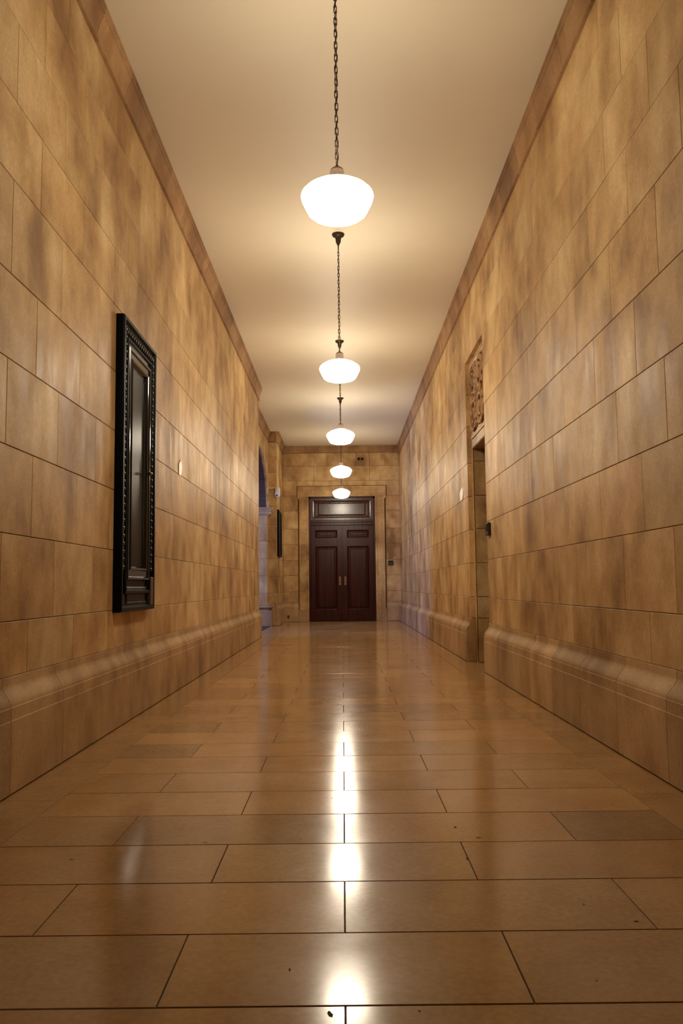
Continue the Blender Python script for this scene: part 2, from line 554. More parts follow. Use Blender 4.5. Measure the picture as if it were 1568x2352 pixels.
# surround of the right doorway, set back in the recess
w = MB()
w.box(X_SUR, XR + 0.6, O0 - 0.012, W0, 0, O_TOP)
w.box(X_SUR, XR + 0.6, W1, O1 + 0.01, 0, O_TOP)
w.box(X_SUR, XR + 0.6, W0, W1, W_TOP, O_TOP)
surround = w.build('trim_1', MAT['mortar'])
w = MB(); w.box(X_SUR - 0.01, X_SUR + 0.002, O0, W0, 0, W_TOP - 0.002); w.build('surround_stone', MAT['wall'], surround)
w = MB(); w.box(X_SUR - 0.01, X_SUR + 0.002, W1 - 0.006, O1 + 0.005, 0, W_TOP - 0.002); w.build('surround_stone', MAT['wall'], surround)
w = MB(); w.box(X_SUR - 0.01, X_SUR + 0.002, O0, O1 + 0.005, W_TOP, O_TOP); w.box(X_SUR - 0.01, XR + 0.6, W0, W1, W_TOP - 0.004, W_TOP + 0.01)
w.build('lintel_stone', MAT['wall'], surround)
surround['kind'] = 'structure'
# moulded edge round the carved panel
X_SUR -= 0.010                    # face of the surround stones
PY0, PY1, PZ0, PZ1 = O0 + 0.14, O1 - 0.15, 2.67, 3.46
m_ = MB()
m_.frame_ring(lambda u, v, h: (X_SUR - h, u, v), PY0 - 0.05, PY1 + 0.05, PZ0 - 0.05, PZ1 + 0.05,
              [(0, -0.002), (0.0, 0.012), (0.02, 0.016), (0.035, 0.008), (0.05, 0.008), (0.05, -0.002)])
m_.build('panel_moulding', MAT['wall'], surround)
# carved relief: scrolling stems, rosettes and leaves
m_ = MB()
m_.box(X_SUR - 0.004, X_SUR + 0.01, PY0, PY1, PZ0, PZ1)
m_.build('carved_panel', MAT['cornice'], surround)
m_ = MB()
cyp, czp = (PY0 + PY1) / 2, (PZ0 + PZ1) / 2
for sy in (-1, 1):
    for sz in (-1, 1):
        pts = []
        for k in range(40):
            t = k / 39
            a = t * 4.2 * math.pi
            rad = 0.19 * (1 - t) + 0.02
            pts.append((X_SUR - 0.022, cyp + sy * (0.22 + rad * math.cos(a)), czp + sz * (0.19 + rad * math.sin(a))))
        m_.tube(pts, 0.016, n=6)
        m_.ellipsoid((X_SUR - 0.02, cyp + sy * 0.22, czp + sz * 0.19), (0.035, 0.05, 0.05), 8, 6)
        for k in range(9):
            a = k * 2 * math.pi / 9
            m_.ellipsoid((X_SUR - 0.014, cyp + sy * (0.22 + 0.22 * math.cos(a)), czp + sz * (0.19 + 0.17 * math.sin(a))),
                         (0.028, 0.028, 0.045), 7, 5)
for k in range(11):
    m_.ellipsoid((X_SUR - 0.02, cyp, PZ0 + 0.06 + k * 0.068), (0.035, 0.035 + 0.02 * (k % 2), 0.03), 7, 5)
tag(m_.build('relief_carving', MAT['cornice'], surround), kind='stuff')
# doorway jamb beyond the surround: courses of stone on its far side
zj = [0.0, 0.51, 0.758, 1.154, 1.559, 1.951, 2.359, W_TOP]
for i in range(len(zj) - 1):
    g = 0.0035
    piece('jamb_stone', 'front', (X_SUR + 0.004, W1 - 0.006, zj[i] + g), 0.53, zj[i + 1] - zj[i] - 2 * g, surround, MAT['wall'], t=0.006)
# the passage behind the doorway
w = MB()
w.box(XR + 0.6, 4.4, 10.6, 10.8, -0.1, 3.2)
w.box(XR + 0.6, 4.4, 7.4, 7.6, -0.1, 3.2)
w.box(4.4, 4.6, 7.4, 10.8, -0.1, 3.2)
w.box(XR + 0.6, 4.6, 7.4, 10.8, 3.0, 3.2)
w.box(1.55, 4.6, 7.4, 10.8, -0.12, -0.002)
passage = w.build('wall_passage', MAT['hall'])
passage['kind'] = 'structure'

# polished patches that catch a lamp
def patch(parent, P, lamp, sy, sz):
    P = Vector(P)
    a = (Vector((0, 0, CAM_H)) - P).normalized(); c_ = (Vector(lamp) - P).normalized()
    n = (a + c_).normalized()
    v = Vector((0, 0, 1)); v = (v - n * v.dot(n)).normalized(); u = v.cross(n)
    rim = []
    for k in range(18):
        an = 2 * math.pi * k / 18
        rr = 1 + 0.12 * math.sin(2 * an + 1) + 0.07 * math.sin(5 * an)
        rim.append((sy * rr * math.cos(an), sz * rr * math.sin(an)))
    mb = MB()
    side = 1 if P.x < 0 else -1
    vs = [P + u * p[0] + v * p[1] for p in rim] + [Vector((P.x - side * 0.004, (P + u * p[0] * 1.03 + v * p[1] * 1.03).y, (P + u * p[0] * 1.03 + v * p[1] * 1.03).z)) for p in rim]
    f = [tuple(range(18))] + [(k, (k + 1) % 18, 18 + (k + 1) % 18, 18 + k) for k in range(18)]
    mb.add(vs, f)
    o = mb.build('polished_patch', MAT['patch'], parent)
    o['label'] = 'smooth glossy repair patch in the stone'

# ------------------------------------------------------------------ plinths
def plinth_profile(s, X, P, top):
    """(x, z) outline of the plinth, from the wall face X out to P. s = direction of projection."""
    d = abs(P - X)
    pts = [(0, top), (0.002, top - 0.002), (0.004, top - 0.030)]
    for k in range(15):                     # cyma: bulging top running into a hollow
        t = k / 14
        pts.append((0.004 + (d - 0.010) * (0.5 - 0.5 * math.cos(math.pi * t)), top - 0.031 - 0.092 * t))
    pts += [(d - 0.0048, top - 0.1265), (d - 0.0030, top - 0.129), (d - 0.0026, top - 0.1825), (d, top - 0.185), (d, 0.007)]
    return [(X + s * a, z) for a, z in pts]

def run_blocks(name, parent, prof, back_x, segs, mat, gap=0.0035):
    cache = {}
    for p, q in segs:
        L_ = round(q - p - gap, 3)
        if L_ not in cache:
            mb = MB()
            poly = prof + [(back_x, prof[-1][1]), (back_x, prof[0][1])]
            mb.prism(poly, lambda a, z: (a, 0.0, z), lambda a, z, L=L_: (a, L, z))
            me = mb.mesh(name)
            me.materials.append(mat)
            cache[L_] = me
        o = link(name, cache[L_], parent)
        o.location = (0, p + gap / 2, 0)
        k = random.gauss(1, 0.10)
        o.color = (k, k, k * random.uniform(0.96, 1.03), 1)

def segs(a0, a1, phase, pitch):
    out = []
    k = math.floor((a0 - phase) / pitch)
    y = phase + k * pitch
    while y < a1:
        s, e = max(y, a0), min(y + pitch, a1)
        if e - s > 0.02: out.append((s, e))
        y += pitch
    return out

bl = MB(); bl.box(XL - 0.03, XL - 0.0045, Y_BACK, YL_END - 0.01, 0, 0.49)
base_left = bl.build('baseboard_left', MAT['mortar']); base_left['kind'] = 'structure'
run_blocks('plinth_stone', base_left, plinth_profile(1, XL, PL, 0.506), XL - 0.02, [(Y_BACK, STONE_FROM)] + segs(STONE_FROM, YL_END, 3.71, 0.676), MAT['plinth'])
br = MB()
br.box(XR + 0.0045, XR + 0.03, Y_BACK, O0 - 0.02, 0, 0.49)
br.box(XR + 0.0045, XR + 0.03, O1 + 0.02, D, 0, 0.49)
base_right = br.build('baseboard_right', MAT['mortar']); base_right['kind'] = 'structure'
run_blocks('plinth_stone', base_right, plinth_profile(-1, XR, PR, 0.503), XR + 0.02,
           [(Y_BACK, STONE_FROM)] + segs(STONE_FROM, O0 + 0.02, 3.79, 0.683) + segs(O1, D, 3.79, 0.683), MAT['plinth'])
# plinth returning into the recess
m_ = MB()
m_.box(PR + 0.003, X_SUR, O1 - 0.012, O1 + 0.03, 0, 0.32, 0.004)
m_.box(PR + 0.012, X_SUR, O1 - 0.008, O1 + 0.03, 0.32, 0.375, 0.004)
m_.box(PR + 0.04, X_SUR, O1 - 0.003, O1 + 0.03, 0.375, 0.50, 0.004)
m_.build('plinth_return', MAT['plinth'], base_right)

# ------------------------------------------------------------------ cornices
def cornice_profile(s, X, bottom, proj):
    top = HC
    h = top - bottom
    pts = [(-0.004, bottom - 0.002), (-0.004, bottom + 0.006), (0.020, bottom + 0.008), (0.022, bottom + 0.024), (0.010, bottom + 0.030), (0.010, bottom + 0.040)]
    for k in range(9):
        t = k / 8
        pts.append((0.010 + (proj - 0.026) * (t ** 1.9), bottom + 0.040 + (h - 0.110) * t))
    pts += [(proj - 0.022, top - 0.066), (proj - 0.022, top - 0.058), (proj - 0.008, top - 0.054), (proj - 0.006, top - 0.034), (proj - 0.014, top - 0.030), (proj - 0.014, top - 0.024), (proj, top - 0.020), (proj, top)]
    return [(X + s * a, z) for a, z in pts]

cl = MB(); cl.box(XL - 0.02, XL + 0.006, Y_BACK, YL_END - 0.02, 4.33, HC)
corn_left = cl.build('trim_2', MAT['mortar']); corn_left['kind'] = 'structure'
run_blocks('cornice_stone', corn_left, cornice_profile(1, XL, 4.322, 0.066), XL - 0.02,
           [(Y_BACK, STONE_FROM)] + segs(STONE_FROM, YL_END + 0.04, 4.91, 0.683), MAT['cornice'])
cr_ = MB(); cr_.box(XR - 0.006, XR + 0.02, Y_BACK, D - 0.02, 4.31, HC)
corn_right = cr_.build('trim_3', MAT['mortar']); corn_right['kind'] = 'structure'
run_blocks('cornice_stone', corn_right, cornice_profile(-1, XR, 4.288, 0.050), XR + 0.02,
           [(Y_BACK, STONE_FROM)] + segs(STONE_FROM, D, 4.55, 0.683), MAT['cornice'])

# ------------------------------------------------------------------ recessed wall with the arch
AC, AH, AR, ASP = 17.2, 2.0, 1.13, 2.74     # centre, half span, rise, springing
X_BACKREC = -2.30
def arch_pt(t):
    a = math.pi * t
    return (AC + AH * math.cos(a), ASP + AR * math.sin(a))
outline = [(YL_END, 0), (AC - AH, 0), (AC - AH, ASP)]
NA = 36
arcp = [arch_pt(1 - k / NA) for k in range(NA + 1)]
mb = MB()
# side strips, then quads between arch and ceiling
for x in (X_REC, X_BACKREC):
    pass
def quad_prism(poly):
    mb.prism(poly, lambda y, z: (X_REC, y, z), lambda y, z: (X_BACKREC, y, z))
quad_prism([(YL_END, 0), (AC - AH, 0), (AC - AH, HC), (YL_END, HC)])
quad_prism([(AC + AH, 0), (YP, 0), (YP, HC), (AC + AH, HC)])
for k in range(NA):
    a, b2 = arcp[k], arcp[k + 1]
    quad_prism([a, b2, (b2[0], HC), (a[0], HC)])
wall_arch = mb.build('wall_arch', MAT['wall']); wall_arch['kind'] = 'structure'
# voussoirs round the arch
NV = 23
for k in range(NV):
    t0, t1 = k / NV, (k + 1) / NV
    v_ = []
    ins = 0.0012
    for t in (t0 + ins, (t0 + t1) / 2, t1 - ins):
        y, z = arch_pt(t)
        nrm = Vector((math.cos(math.pi * t) / AH, math.sin(math.pi * t) / AR)).normalized()
        v_.append((y, z, nrm))
    inner = [(p[0], p[1]) for p in v_]
    lim = YP - 0.012
    outer = [(min(p[0] + p[2].x * 0.19, lim), p[1] + p[2].y * 0.22) for p in v_]
    poly = inner + outer[::-1]
    q = MB(); q.prism(poly, lambda y, z: (X_REC + 0.025, y, z), lambda y, z: (X_REC - 0.02, y, z))
    o = q.build('voussoir', MAT['wall'], wall_arch)
    kk = random.gauss(1, 0.06); o.color = (kk, kk, kk, 1)
# added lining under the arch, its dark colour stands in for shade
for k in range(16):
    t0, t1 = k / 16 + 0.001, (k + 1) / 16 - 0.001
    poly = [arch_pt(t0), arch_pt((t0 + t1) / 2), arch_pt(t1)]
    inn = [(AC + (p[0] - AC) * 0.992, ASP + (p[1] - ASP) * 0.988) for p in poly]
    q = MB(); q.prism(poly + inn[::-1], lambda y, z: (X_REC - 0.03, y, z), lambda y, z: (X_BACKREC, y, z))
    q.build('soffit_shade_lining', MAT['soffit'], wall_arch)
# jamb courses on the far side of the arch and impost, base
for i in range(len(ZL) - 1):
    z0, z1 = ZL[i], min(ZL[i + 1], 2.58)
    if z0 >= 2.58: break
    piece('jamb_stone', 'front', (X_BACKREC, AC + AH - 0.01, z0 + 0.003), X_REC - X_BACKREC - 0.002, z1 - z0 - 0.006, wall_arch, MAT['wall'], t=0.012)
    q = MB(); q.box(X_REC - 0.01, X_REC + 0.006, AC + AH, YP - 0.004, z0 + 0.003, z1 - 0.003, 0.002)
    o = q.build('jamb_stone', MAT['wall'], wall_arch)
q = MB()
for (z0, z1, pr) in ((2.555, 2.585, 0.045), (2.585, 2.66, 0.085), (2.66, 2.70, 0.11), (2.70, 2.745, 0.125)):
    q.box(X_BACKREC, X_REC + pr, AC + AH - pr, YP - 0.002, z0, z1, 0.006)
q.build('impost', MAT['plinth'], wall_arch)
q = MB()
q.box(X_BACKREC, X_REC + 0.12, AC + AH - 0.12, YP - 0.002, 0, 0.36, 0.006)
q.box(X_BACKREC, X_REC + 0.05, AC + AH - 0.05, YP - 0.002, 0.36, 0.41)
q.box(X_BACKREC, X_REC + 0.115, AC + AH - 0.115, YP - 0.002, 0.41, 0.475, 0.02)
q.box(X_BACKREC, X_REC + 0.06, AC + AH - 0.06, YP - 0.002, 0.475, 0.515, 0.012)
q.build('column_base', MAT['plinth'], wall_arch)
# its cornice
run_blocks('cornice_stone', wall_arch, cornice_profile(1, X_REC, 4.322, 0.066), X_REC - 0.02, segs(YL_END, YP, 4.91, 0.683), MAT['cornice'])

# side hall seen through the arch
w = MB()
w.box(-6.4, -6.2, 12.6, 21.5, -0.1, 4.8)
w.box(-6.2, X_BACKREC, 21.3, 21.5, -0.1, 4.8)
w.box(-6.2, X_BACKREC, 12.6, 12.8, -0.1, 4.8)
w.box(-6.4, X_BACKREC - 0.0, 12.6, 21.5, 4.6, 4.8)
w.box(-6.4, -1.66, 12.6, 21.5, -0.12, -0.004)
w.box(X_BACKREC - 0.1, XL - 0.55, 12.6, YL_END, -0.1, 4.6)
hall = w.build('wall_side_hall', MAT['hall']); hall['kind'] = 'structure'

# ------------------------------------------------------------------ pier beyond the arch
w = MB(); w.box(-2.35, X_PIER - BK, YP + BK, D + 0.3, -0.1, HC)
pier = w.build('wall_pier', MAT['mortar']); pier['kind'] = 'structure'
for i in range(10):
    g = 0.002
    piece('stone', 'front', (X_REC - 0.05, YP, ZL[i] + g), X_PIER - X_REC + 0.05, ZL[i + 1] - ZL[i] - 2 * g, pier, MAT['wall'], t=0.012)
    course_stones(pier, 'stone', 'left', X_PIER, ZL[i], ZL[i + 1], YP + 0.001, D, (3.66 if i % 2 else 4.0) + 0.17, 0.678, MAT['wall'])
# plinth and cornice round the pier: side run, then front run
run_blocks('plinth_stone', pier, plinth_profile(1, X_PIER, X_PIER + 0.05, 0.506), X_PIER - 0.02, segs(YP - 0.05, D, 3.71, 0.676), MAT['plinth'])
q = MB(); poly = plinth_profile(-1, YP, YP - 0.05, 0.506) + [(YP + 0.02, 0), (YP + 0.02, 0.506)]
q.prism(poly, lambda a, z: (X_REC, a, z), lambda a, z: (X_PIER + 0.001, a, z)); q.build('plinth_stone', MAT['plinth'], pier)
run_blocks('cornice_stone', pier, cornice_profile(1, X_PIER, 4.322, 0.066), X_PIER - 0.02, segs(YP - 0.066, D, 4.91, 0.683), MAT['cornice'])
q = MB(); poly = cornice_profile(-1, YP, 4.322, 0.066) + [(YP + 0.02, HC), (YP + 0.02, 4.322)]
q.prism(poly, lambda a, z: (X_REC, a, z), lambda a, z: (X_PIER + 0.001, a, z)); q.build('cornice_stone', MAT['cornice'], pier)

# ------------------------------------------------------------------ end wall with the door
DX0, DX1, DZ = -0.865, 0.861, 3.228       # door opening
w = MB()
w.box(-1.9, DX0 - 0.05, D + BK, D + 0.5, -0.1, HC)
w.box(DX1 + 0.05, 1.9, D + BK, D + 0.5, -0.1, HC)
w.box(DX0 - 0.05, DX1 + 0.05, D + BK, D + 0.5, DZ + 0.05, HC)
w.box(-1.9, 1.9, D + 0.5, D + 0.6, -0.1, HC)
wall_end = w.build('wall_end', MAT['mortar']); wall_end['kind'] = 'structure'
def fstone(x0, x1, z0, z1):
    g = 0.003
    piece('stone', 'front', (x0 + g, D, z0 + g), x1 - x0 - 2 * g, z1 - z0 - 2 * g, wall_end, MAT['wall'], t=0.012)
CX = 1.135
for i in range(0, 8):
    z0, z1 = ZF[i], ZF[i + 1]
    cx = 1.168 if i == 7 else CX
    fstone(X_PIER, -cx, z0, z1); fstone(cx, XR, z0, z1)
fstone(-1.168, 1.168, 3.512, ZF[8])
for x0, x1 in ((X_PIER, -0.72), (-0.72, -0.02), (-0.02, 0.74), (0.74, XR)): fstone(x0, x1, ZF[8], ZF[9])
for x0, x1 in ((X_PIER, -0.72), (-0.72, -0.38), (-0.38, 0.376), (0.376, 0.74), (0.74, 1.146), (1.146, XR)): fstone(x0, x1, ZF[9], ZF[10])
for x0, x1 in ((X_PIER, -0.72), (-0.72, 0.73), (0.73, XR)):
    q = MB(); g = 0.003
    q.box(x0 + g, x1 - g, D - 0.012, D + 0.02, ZF[10] + 0.004, HC - 0.001, 0.003)
    q.box(x0 + g, x1 - g, D - 0.02, D + 0.02, HC - 0.05, HC, 0.003)
    q.build('cornice_stone', MAT['cornice'], wall_end)
for s, xa, xb in ((-1, X_PIER, -CX), (1, CX, XR)):
    q = MB()
    poly = plinth_profile(-1, D, D - 0.045, 0.501) + [(D + 0.02, 0), (D + 0.02, 0.501)]
    q.prism(poly, lambda a, z, x=xa: (x, a, z), lambda a, z, x=xb: (x, a, z))
    q.build('plinth_stone', MAT['plinth'], wall_end)

# stone casing of the door
casing = empty('trim_4', (0, D, 0)); casing['kind'] = 'structure'
def cpart(mbx, name, mat):
    o = mbx.build(name, mat, casing)
    o.matrix_parent_inverse = Matrix.Translation((0, -D, 0))
    kk = random.gauss(1, 0.04); o.color = (kk, kk, kk, 1)
    return o
zc = [0.31] + [z for z in ZF[1:7]] + [3.227]
for s in (-1, 1):
    xi = DX1 if s > 0 else -DX0
    for i in range(len(zc) - 1):
        z0, z1 = zc[i] + 0.001, zc[i + 1] - 0.001
        q = MB()
        prof = [(xi, 0.16), (xi, -0.040), (xi + 0.045, -0.040), (xi + 0.052, -0.030), (xi + 0.20, -0.030), (xi + 0.208, -0.042),
                (xi + 0.228, -0.055), (xi + 0.245, -0.052), (xi + 0.250, -0.040), (xi + 0.250, 0.012)]
        q.prism(prof, lambda a, y, z=z0: (s * a, D + y, z), lambda a, y, z=z1: (s * a, D + y, z))
        cpart(q, 'casing_stone', MAT['wall'])
    q = MB()
    q.box(*(sorted((s * (xi - 0.0), s * (xi + 0.275)))), D - 0.065, D + 0.16, 0.0, 0.309, 0.004)
    for j in range(4):
        x = xi + 0.05 + j * 0.06
        q.box(*(sorted((s * x, s * (x + 0.03)))), D - 0.072, D - 0.06, 0.02, 0.29, 0.003)
    cpart(q, 'plinth_block', MAT['plinth'])
    # ear of the head
    q = MB()
    q.prism([(xi + 0.20, 3.166), (xi + 0.262, 3.166), (xi + 0.292, 3.21), (xi + 0.292, 3.228), (xi + 0.20, 3.228)],
            lambda a, z: (s * a, D - 0.052, z), lambda a, z: (s * a, D + 0.012, z))
    cpart(q, 'corner_ear', MAT['wall'])
q = MB()
prof = [(DZ, 0.16), (DZ, -0.040), (DZ + 0.045, -0.040), (DZ + 0.052, -0.030), (DZ + 0.17, -0.030), (DZ + 0.178, -0.042), (DZ + 0.215, -0.058),
        (DZ + 0.218, -0.045), (DZ + 0.236, -0.045), (DZ + 0.240, -0.08), (DZ + 0.262, -0.085), (DZ + 0.262, 0.012)]
q.prism(prof, lambda z, y: (-1.155, D + y, z), lambda z, y: (1.150, D + y, z))
cpart(q, 'casing_head', MAT['wall'])

# the door
YD = D + 0.06
door = empty('door_1', (0, YD, 0)); door['kind'] = 'structure'
def dpart(mbx, name, mat, parent=None, inv=True):
    o = mbx.build(name, mat, parent or door)
    o.matrix_parent_inverse = Matrix.Translation((0, -YD, 0)) if parent is None else Matrix.Identity(4)
    return o
ZT = 2.48
q = MB()
q.box(DX0, DX0 + 0.05, YD - 0.02, YD + 0.12, 0, DZ)
q.box(DX1 - 0.05, DX1, YD - 0.02, YD + 0.12, 0, DZ)
q.box(DX0, DX1, YD - 0.02, YD + 0.12, DZ - 0.045, DZ)
q.box(DX0 + 0.05, DX1 - 0.05, YD - 0.03, YD + 0.12, ZT, ZT + 0.075, 0.008)
q.box(DX0 + 0.05, DX1 - 0.05, YD - 0.016, YD + 0.12, ZT + 0.075, ZT + 0.14, 0.006)
dpart(q, 'door_frame', MAT['mahogany'])
q = MB()
q.box(DX0 + 0.05, DX1 - 0.05, YD + 0.04, YD + 0.1, ZT + 0.14, DZ - 0.045)
fnd = lambda u, v, h: (u, YD + 0.04 - h, v)
q.frame_ring(fnd, DX0 + 0.05, DX1 - 0.05, ZT + 0.14, DZ - 0.045, [(0, 0.06), (0.05, 0.06), (0.06, 0.05), (0.085, 0.045), (0.10, 0.012), (0.11, 0.012), (0.13, 0.0)])
q.frame_ring(fnd, DX0 + 0.24, DX1 - 0.24, ZT + 0.26, DZ - 0.15, [(0, 0.0), (0.03, 0.018), (0.04, 0.018)])
q.box(DX0 + 0.28, DX1 - 0.28, YD + 0.022, YD + 0.05, ZT + 0.30, DZ - 0.19)
dpart(q, 'transom_panel', MAT['mahogany_gloss'])
for s in (-1, 1):
    # one leaf: stiles and rails, two sunk panels, handle
    xa, xb = (DX0 + 0.053, -0.003) if s < 0 else (0.001, DX1 - 0.053)
    px0, px1 = xa + 0.115, xb - 0.125
    if s > 0: px0, px1 = xa + 0.125, xb - 0.115
    pan = [(0.285, 1.94), (2.15, 2.36)]
    q = MB()
    q.box(xa, px0, YD, YD + 0.06, 0.006, ZT - 0.004, 0.003)
    q.box(px1, xb, YD, YD + 0.06, 0.006, ZT - 0.004, 0.003)
    zs = [0.006, pan[0][0], pan[0][1], pan[1][0], pan[1][1], ZT - 0.004]
    for j in (0, 2, 4): q.box(px0, px1, YD, YD + 0.06, zs[j], zs[j + 1])
    if s > 0: q.box(-0.02, 0.02, YD - 0.012, YD + 0.0, 0.006, ZT - 0.004, 0.004)
    leaf = dpart(q, 'door_leaf', MAT['mahogany'])
    for z0, z1 in pan:
        q = MB()
        q.box(px0, px1, YD + 0.03, YD + 0.05, z0, z1)
        f2 = lambda u, v, h: (u, YD + 0.03 - h, v)
        q.frame_ring(f2, px0, px1, z0, z1, [(0, 0.034), (0.010, 0.040), (0.022, 0.036), (0.034, 0.014), (0.045, 0.0)])
        iw = 0.065
        q.frame_ring(f2, px0 + iw, px1 - iw, z0 + iw, z1 - iw, [(0, 0.0), (0.02, 0.014), (0.03, 0.014)])
        q.box(px0 + iw + 0.03, px1 - iw - 0.03, YD + 0.016, YD + 0.04, z0 + iw + 0.03, z1 - iw - 0.03)
        dpart(q, 'panel', MAT['mahogany'], leaf)
    q = MB()
    hx = -0.066 if s < 0 else 0.072
    q.box(hx - 0.024, hx + 0.024, YD - 0.006, YD + 0.002, 0.93, 1.15, 0.003)
    q.tube([(hx, YD - 0.004, 0.975), (hx, YD - 0.045, 0.985), (hx, YD - 0.05, 1.04), (hx, YD - 0.045, 1.095), (hx, YD - 0.004, 1.105)], 0.009, n=8)
    q.ellipsoid((hx, YD - 0.008, 1.13), (0.014, 0.008, 0.014))
    o = dpart(q, 'door_handle', MAT['brass'], leaf); o['label'] = 'brass pull handle on its plate'

# rear end of the corridor, behind the camera
w = MB(); w.box(-2.2, 2.2, Y_BACK - 0.3, Y_BACK, -0.1, HC)
tag(w.build('wall_rear', MAT['hall']), kind='structure')

# ------------------------------------------------------------------ pendant lamps
HL = 3.124
LAMPS = [4.579 + k * 3.779 for k in range(5)]
LX = -0.006
def chain_link_mesh():
    mb = MB()
    pts = []
    hl, rw = 0.0165, 0.0085
    for k in range(7):
        a = math.pi * k / 6
        pts.append((rw * math.cos(a), 0, hl + rw * math.sin(a)))
    for k in range(7):
        a = math.pi + math.pi * k / 6
        pts.append((rw * math.cos(a), 0, -hl + rw * math.sin(a)))
    mb.tube(pts, 0.0028, n=6, closed=True)
    me = mb.mesh('link'); me.materials.append(MAT['bronze'])
    return me
LINK = chain_link_mesh()
q = MB()
q.lathe([(0.048, 0.112), (0.060, 0.108), (0.10, 0.095), (0.15, 0.075), (0.19, 0.050), (0.212, 0.026), (0.217, 0.008), (0.211, -0.014),
         (0.193, -0.055), (0.173, -0.094), (0.152, -0.112), (0.10, -0.129), (0.05, -0.137), (0.0, -0.139)], n=40)
for k_ in range(len(q.v)):
    q.v[k_] = (q.v[k_][0] * 0.965, q.v[k_][1] * 0.965, 0.008 + (q.v[k_][2] - 0.008) * 0.93)
GLOBE = q.mesh('globe')
q = MB()
q.lathe([(0.049, 0.094), (0.050, 0.104), (0.043, 0.108), (0.041, 0.160), (0.036, 0.174), (0.024, 0.183), (0.011, 0.187), (0.008, 0.198), (0.0, 0.199)], n=24)
CAP = q.mesh('fitter_cap'); CAP.materials.append(MAT['cap'])
q = MB()
zc_ = HC - HL
q.lathe([(0.066, zc_), (0.066, zc_ - 0.006), (0.058, zc_ - 0.022), (0.036, zc_ - 0.034), (0.030, zc_ - 0.045), (0.026, zc_ - 0.085),
         (0.014, zc_ - 0.112), (0.007, zc_ - 0.125), (0.006, zc_ - 0.165), (0.0, zc_ - 0.166)], n=24)
CANOPY = q.mesh('canopy'); CANOPY.materials.append(MAT['bronze'])
LAB = ['largest and nearest white opal globe lamp hanging on a chain in the foreground',
       'second white opal globe lamp on a chain, just beyond the nearest one',
       'third white opal globe lamp from the front, middle one of the five',
       'fourth white opal globe lamp, just above and before the smallest one',
       'smallest, farthest white opal globe lamp, hanging right before the mahogany door']
for i, y in enumerate(LAMPS):
    t = empty('pendant_lamp', (LX, y, HL))
    tag(t, LAB[i], 'lamp', 'globe pendant lamps down the corridor')
    gm = GLOBE.copy(); gm.materials.append(globe_mat(LAMP_STRENGTHS[i]))
    link('globe', gm, t); link('fitter_cap', CAP, t); link('canopy', CANOPY, t)
    ch = empty('chain', (0, 0, 0), t)
    z = 0.198 + 0.018
    k = 0
    ztop = zc_ - 0.165
    n = int((ztop - z) / 0.0375)
    st = (ztop - 0.012 - z) / n
    for k in range(n + 1):
        l = link('link', LINK, ch)
        l.location = (random.uniform(-0.0008, 0.0008), 0, z + k * st)
        l.rotation_euler = (0, 0, (0.35 if k % 2 else 0.35 + math.pi / 2) + random.uniform(-0.2, 0.2))
    q = MB()
    pts = []
    for k in range(61):
        zz_ = 0.196 + (ztop - 0.191) * k / 60
        pts.append((0.006 * math.sin(k * 0.9), 0.006 * math.cos(k * 0.9), zz_))
    q.tube(pts, 0.0022, n=5)
    q.build('cord', MAT['bronze'], t)

# ------------------------------------------------------------------ glazed cabinet on the left wall
CB = empty('notice_cabinet', (XL, 5.945, 0.74))
tag(CB, 'tall black carved wooden frame cabinet with dark glazed door, hanging on the left stone wall', 'cabinet')
inv = Matrix.Translation((-XL, -5.945, -0.74))
def cpart2(mbx, name, mat, parent=None):
    o = mbx.build(name, mat, parent or CB)
    if parent is None: o.matrix_parent_inverse = inv
    return o
XF = -1.455
Y0, Y1, Z0, Z1 = 5.465, 6.425, 0.742, 2.762
fc = lambda u, v, h: (XL + h, u, v)
dpt = XF - XL
q = MB()
q.box(XL + 0.002, XL + 0.030, Y0 + 0.01, Y1 - 0.01, Z0 + 0.01, Z1 - 0.01)
q.frame_ring(fc, Y0, Y1, Z0, Z1, [(0.0, 0.0), (0.0, dpt - 0.012), (0.006, dpt), (0.028, dpt), (0.034, dpt - 0.010), (0.040, dpt - 0.022), (0.118, dpt - 0.024),
                                  (0.124, dpt - 0.008), (0.140, dpt - 0.004), (0.150, dpt - 0.020), (0.165, dpt - 0.026), (0.165, 0.02)])
cpart2(q, 'outer_frame', MAT['black'])
q = MB()
def eggs(p0, p1, vertical):
    L_ = math.hypot(p1[0] - p0[0], p1[1] - p0[1])
    n = int(L_ / 0.052)
    for k in range(n + 1):
        t = k / n
        y, z = p0[0] + (p1[0] - p0[0]) * t, p0[1] + (p1[1] - p0[1]) * t
        a, b2 = (0.030, 0.019) if vertical else (0.019, 0.030)
        q.ellipsoid((XF - 0.020, y, z), (0.016, a, b2), 8, 6)
        if k < n:
            y2, z2 = p0[0] + (p1[0] - p0[0]) * (t + 0.5 / n), p0[1] + (p1[1] - p0[1]) * (t + 0.5 / n)
            a, b2 = (0.034, 0.005) if vertical else (0.005, 0.034)
            q.ellipsoid((XF - 0.020, y2, z2), (0.013, a, b2), 6, 4)
i_ = 0.079
eggs((Y0 + i_, Z0 + 0.30), (Y0 + i_, Z1 - i_), True)
eggs((Y1 - i_, Z0 + 0.30), (Y1 - i_, Z1 - i_), True)
eggs((Y0 + i_ + 0.05, Z1 - i_), (Y1 - i_ - 0.05, Z1 - i_), False)
tag(cpart2(q, 'carved_band', MAT['gilt']), 'carved band of egg shapes', kind='stuff')
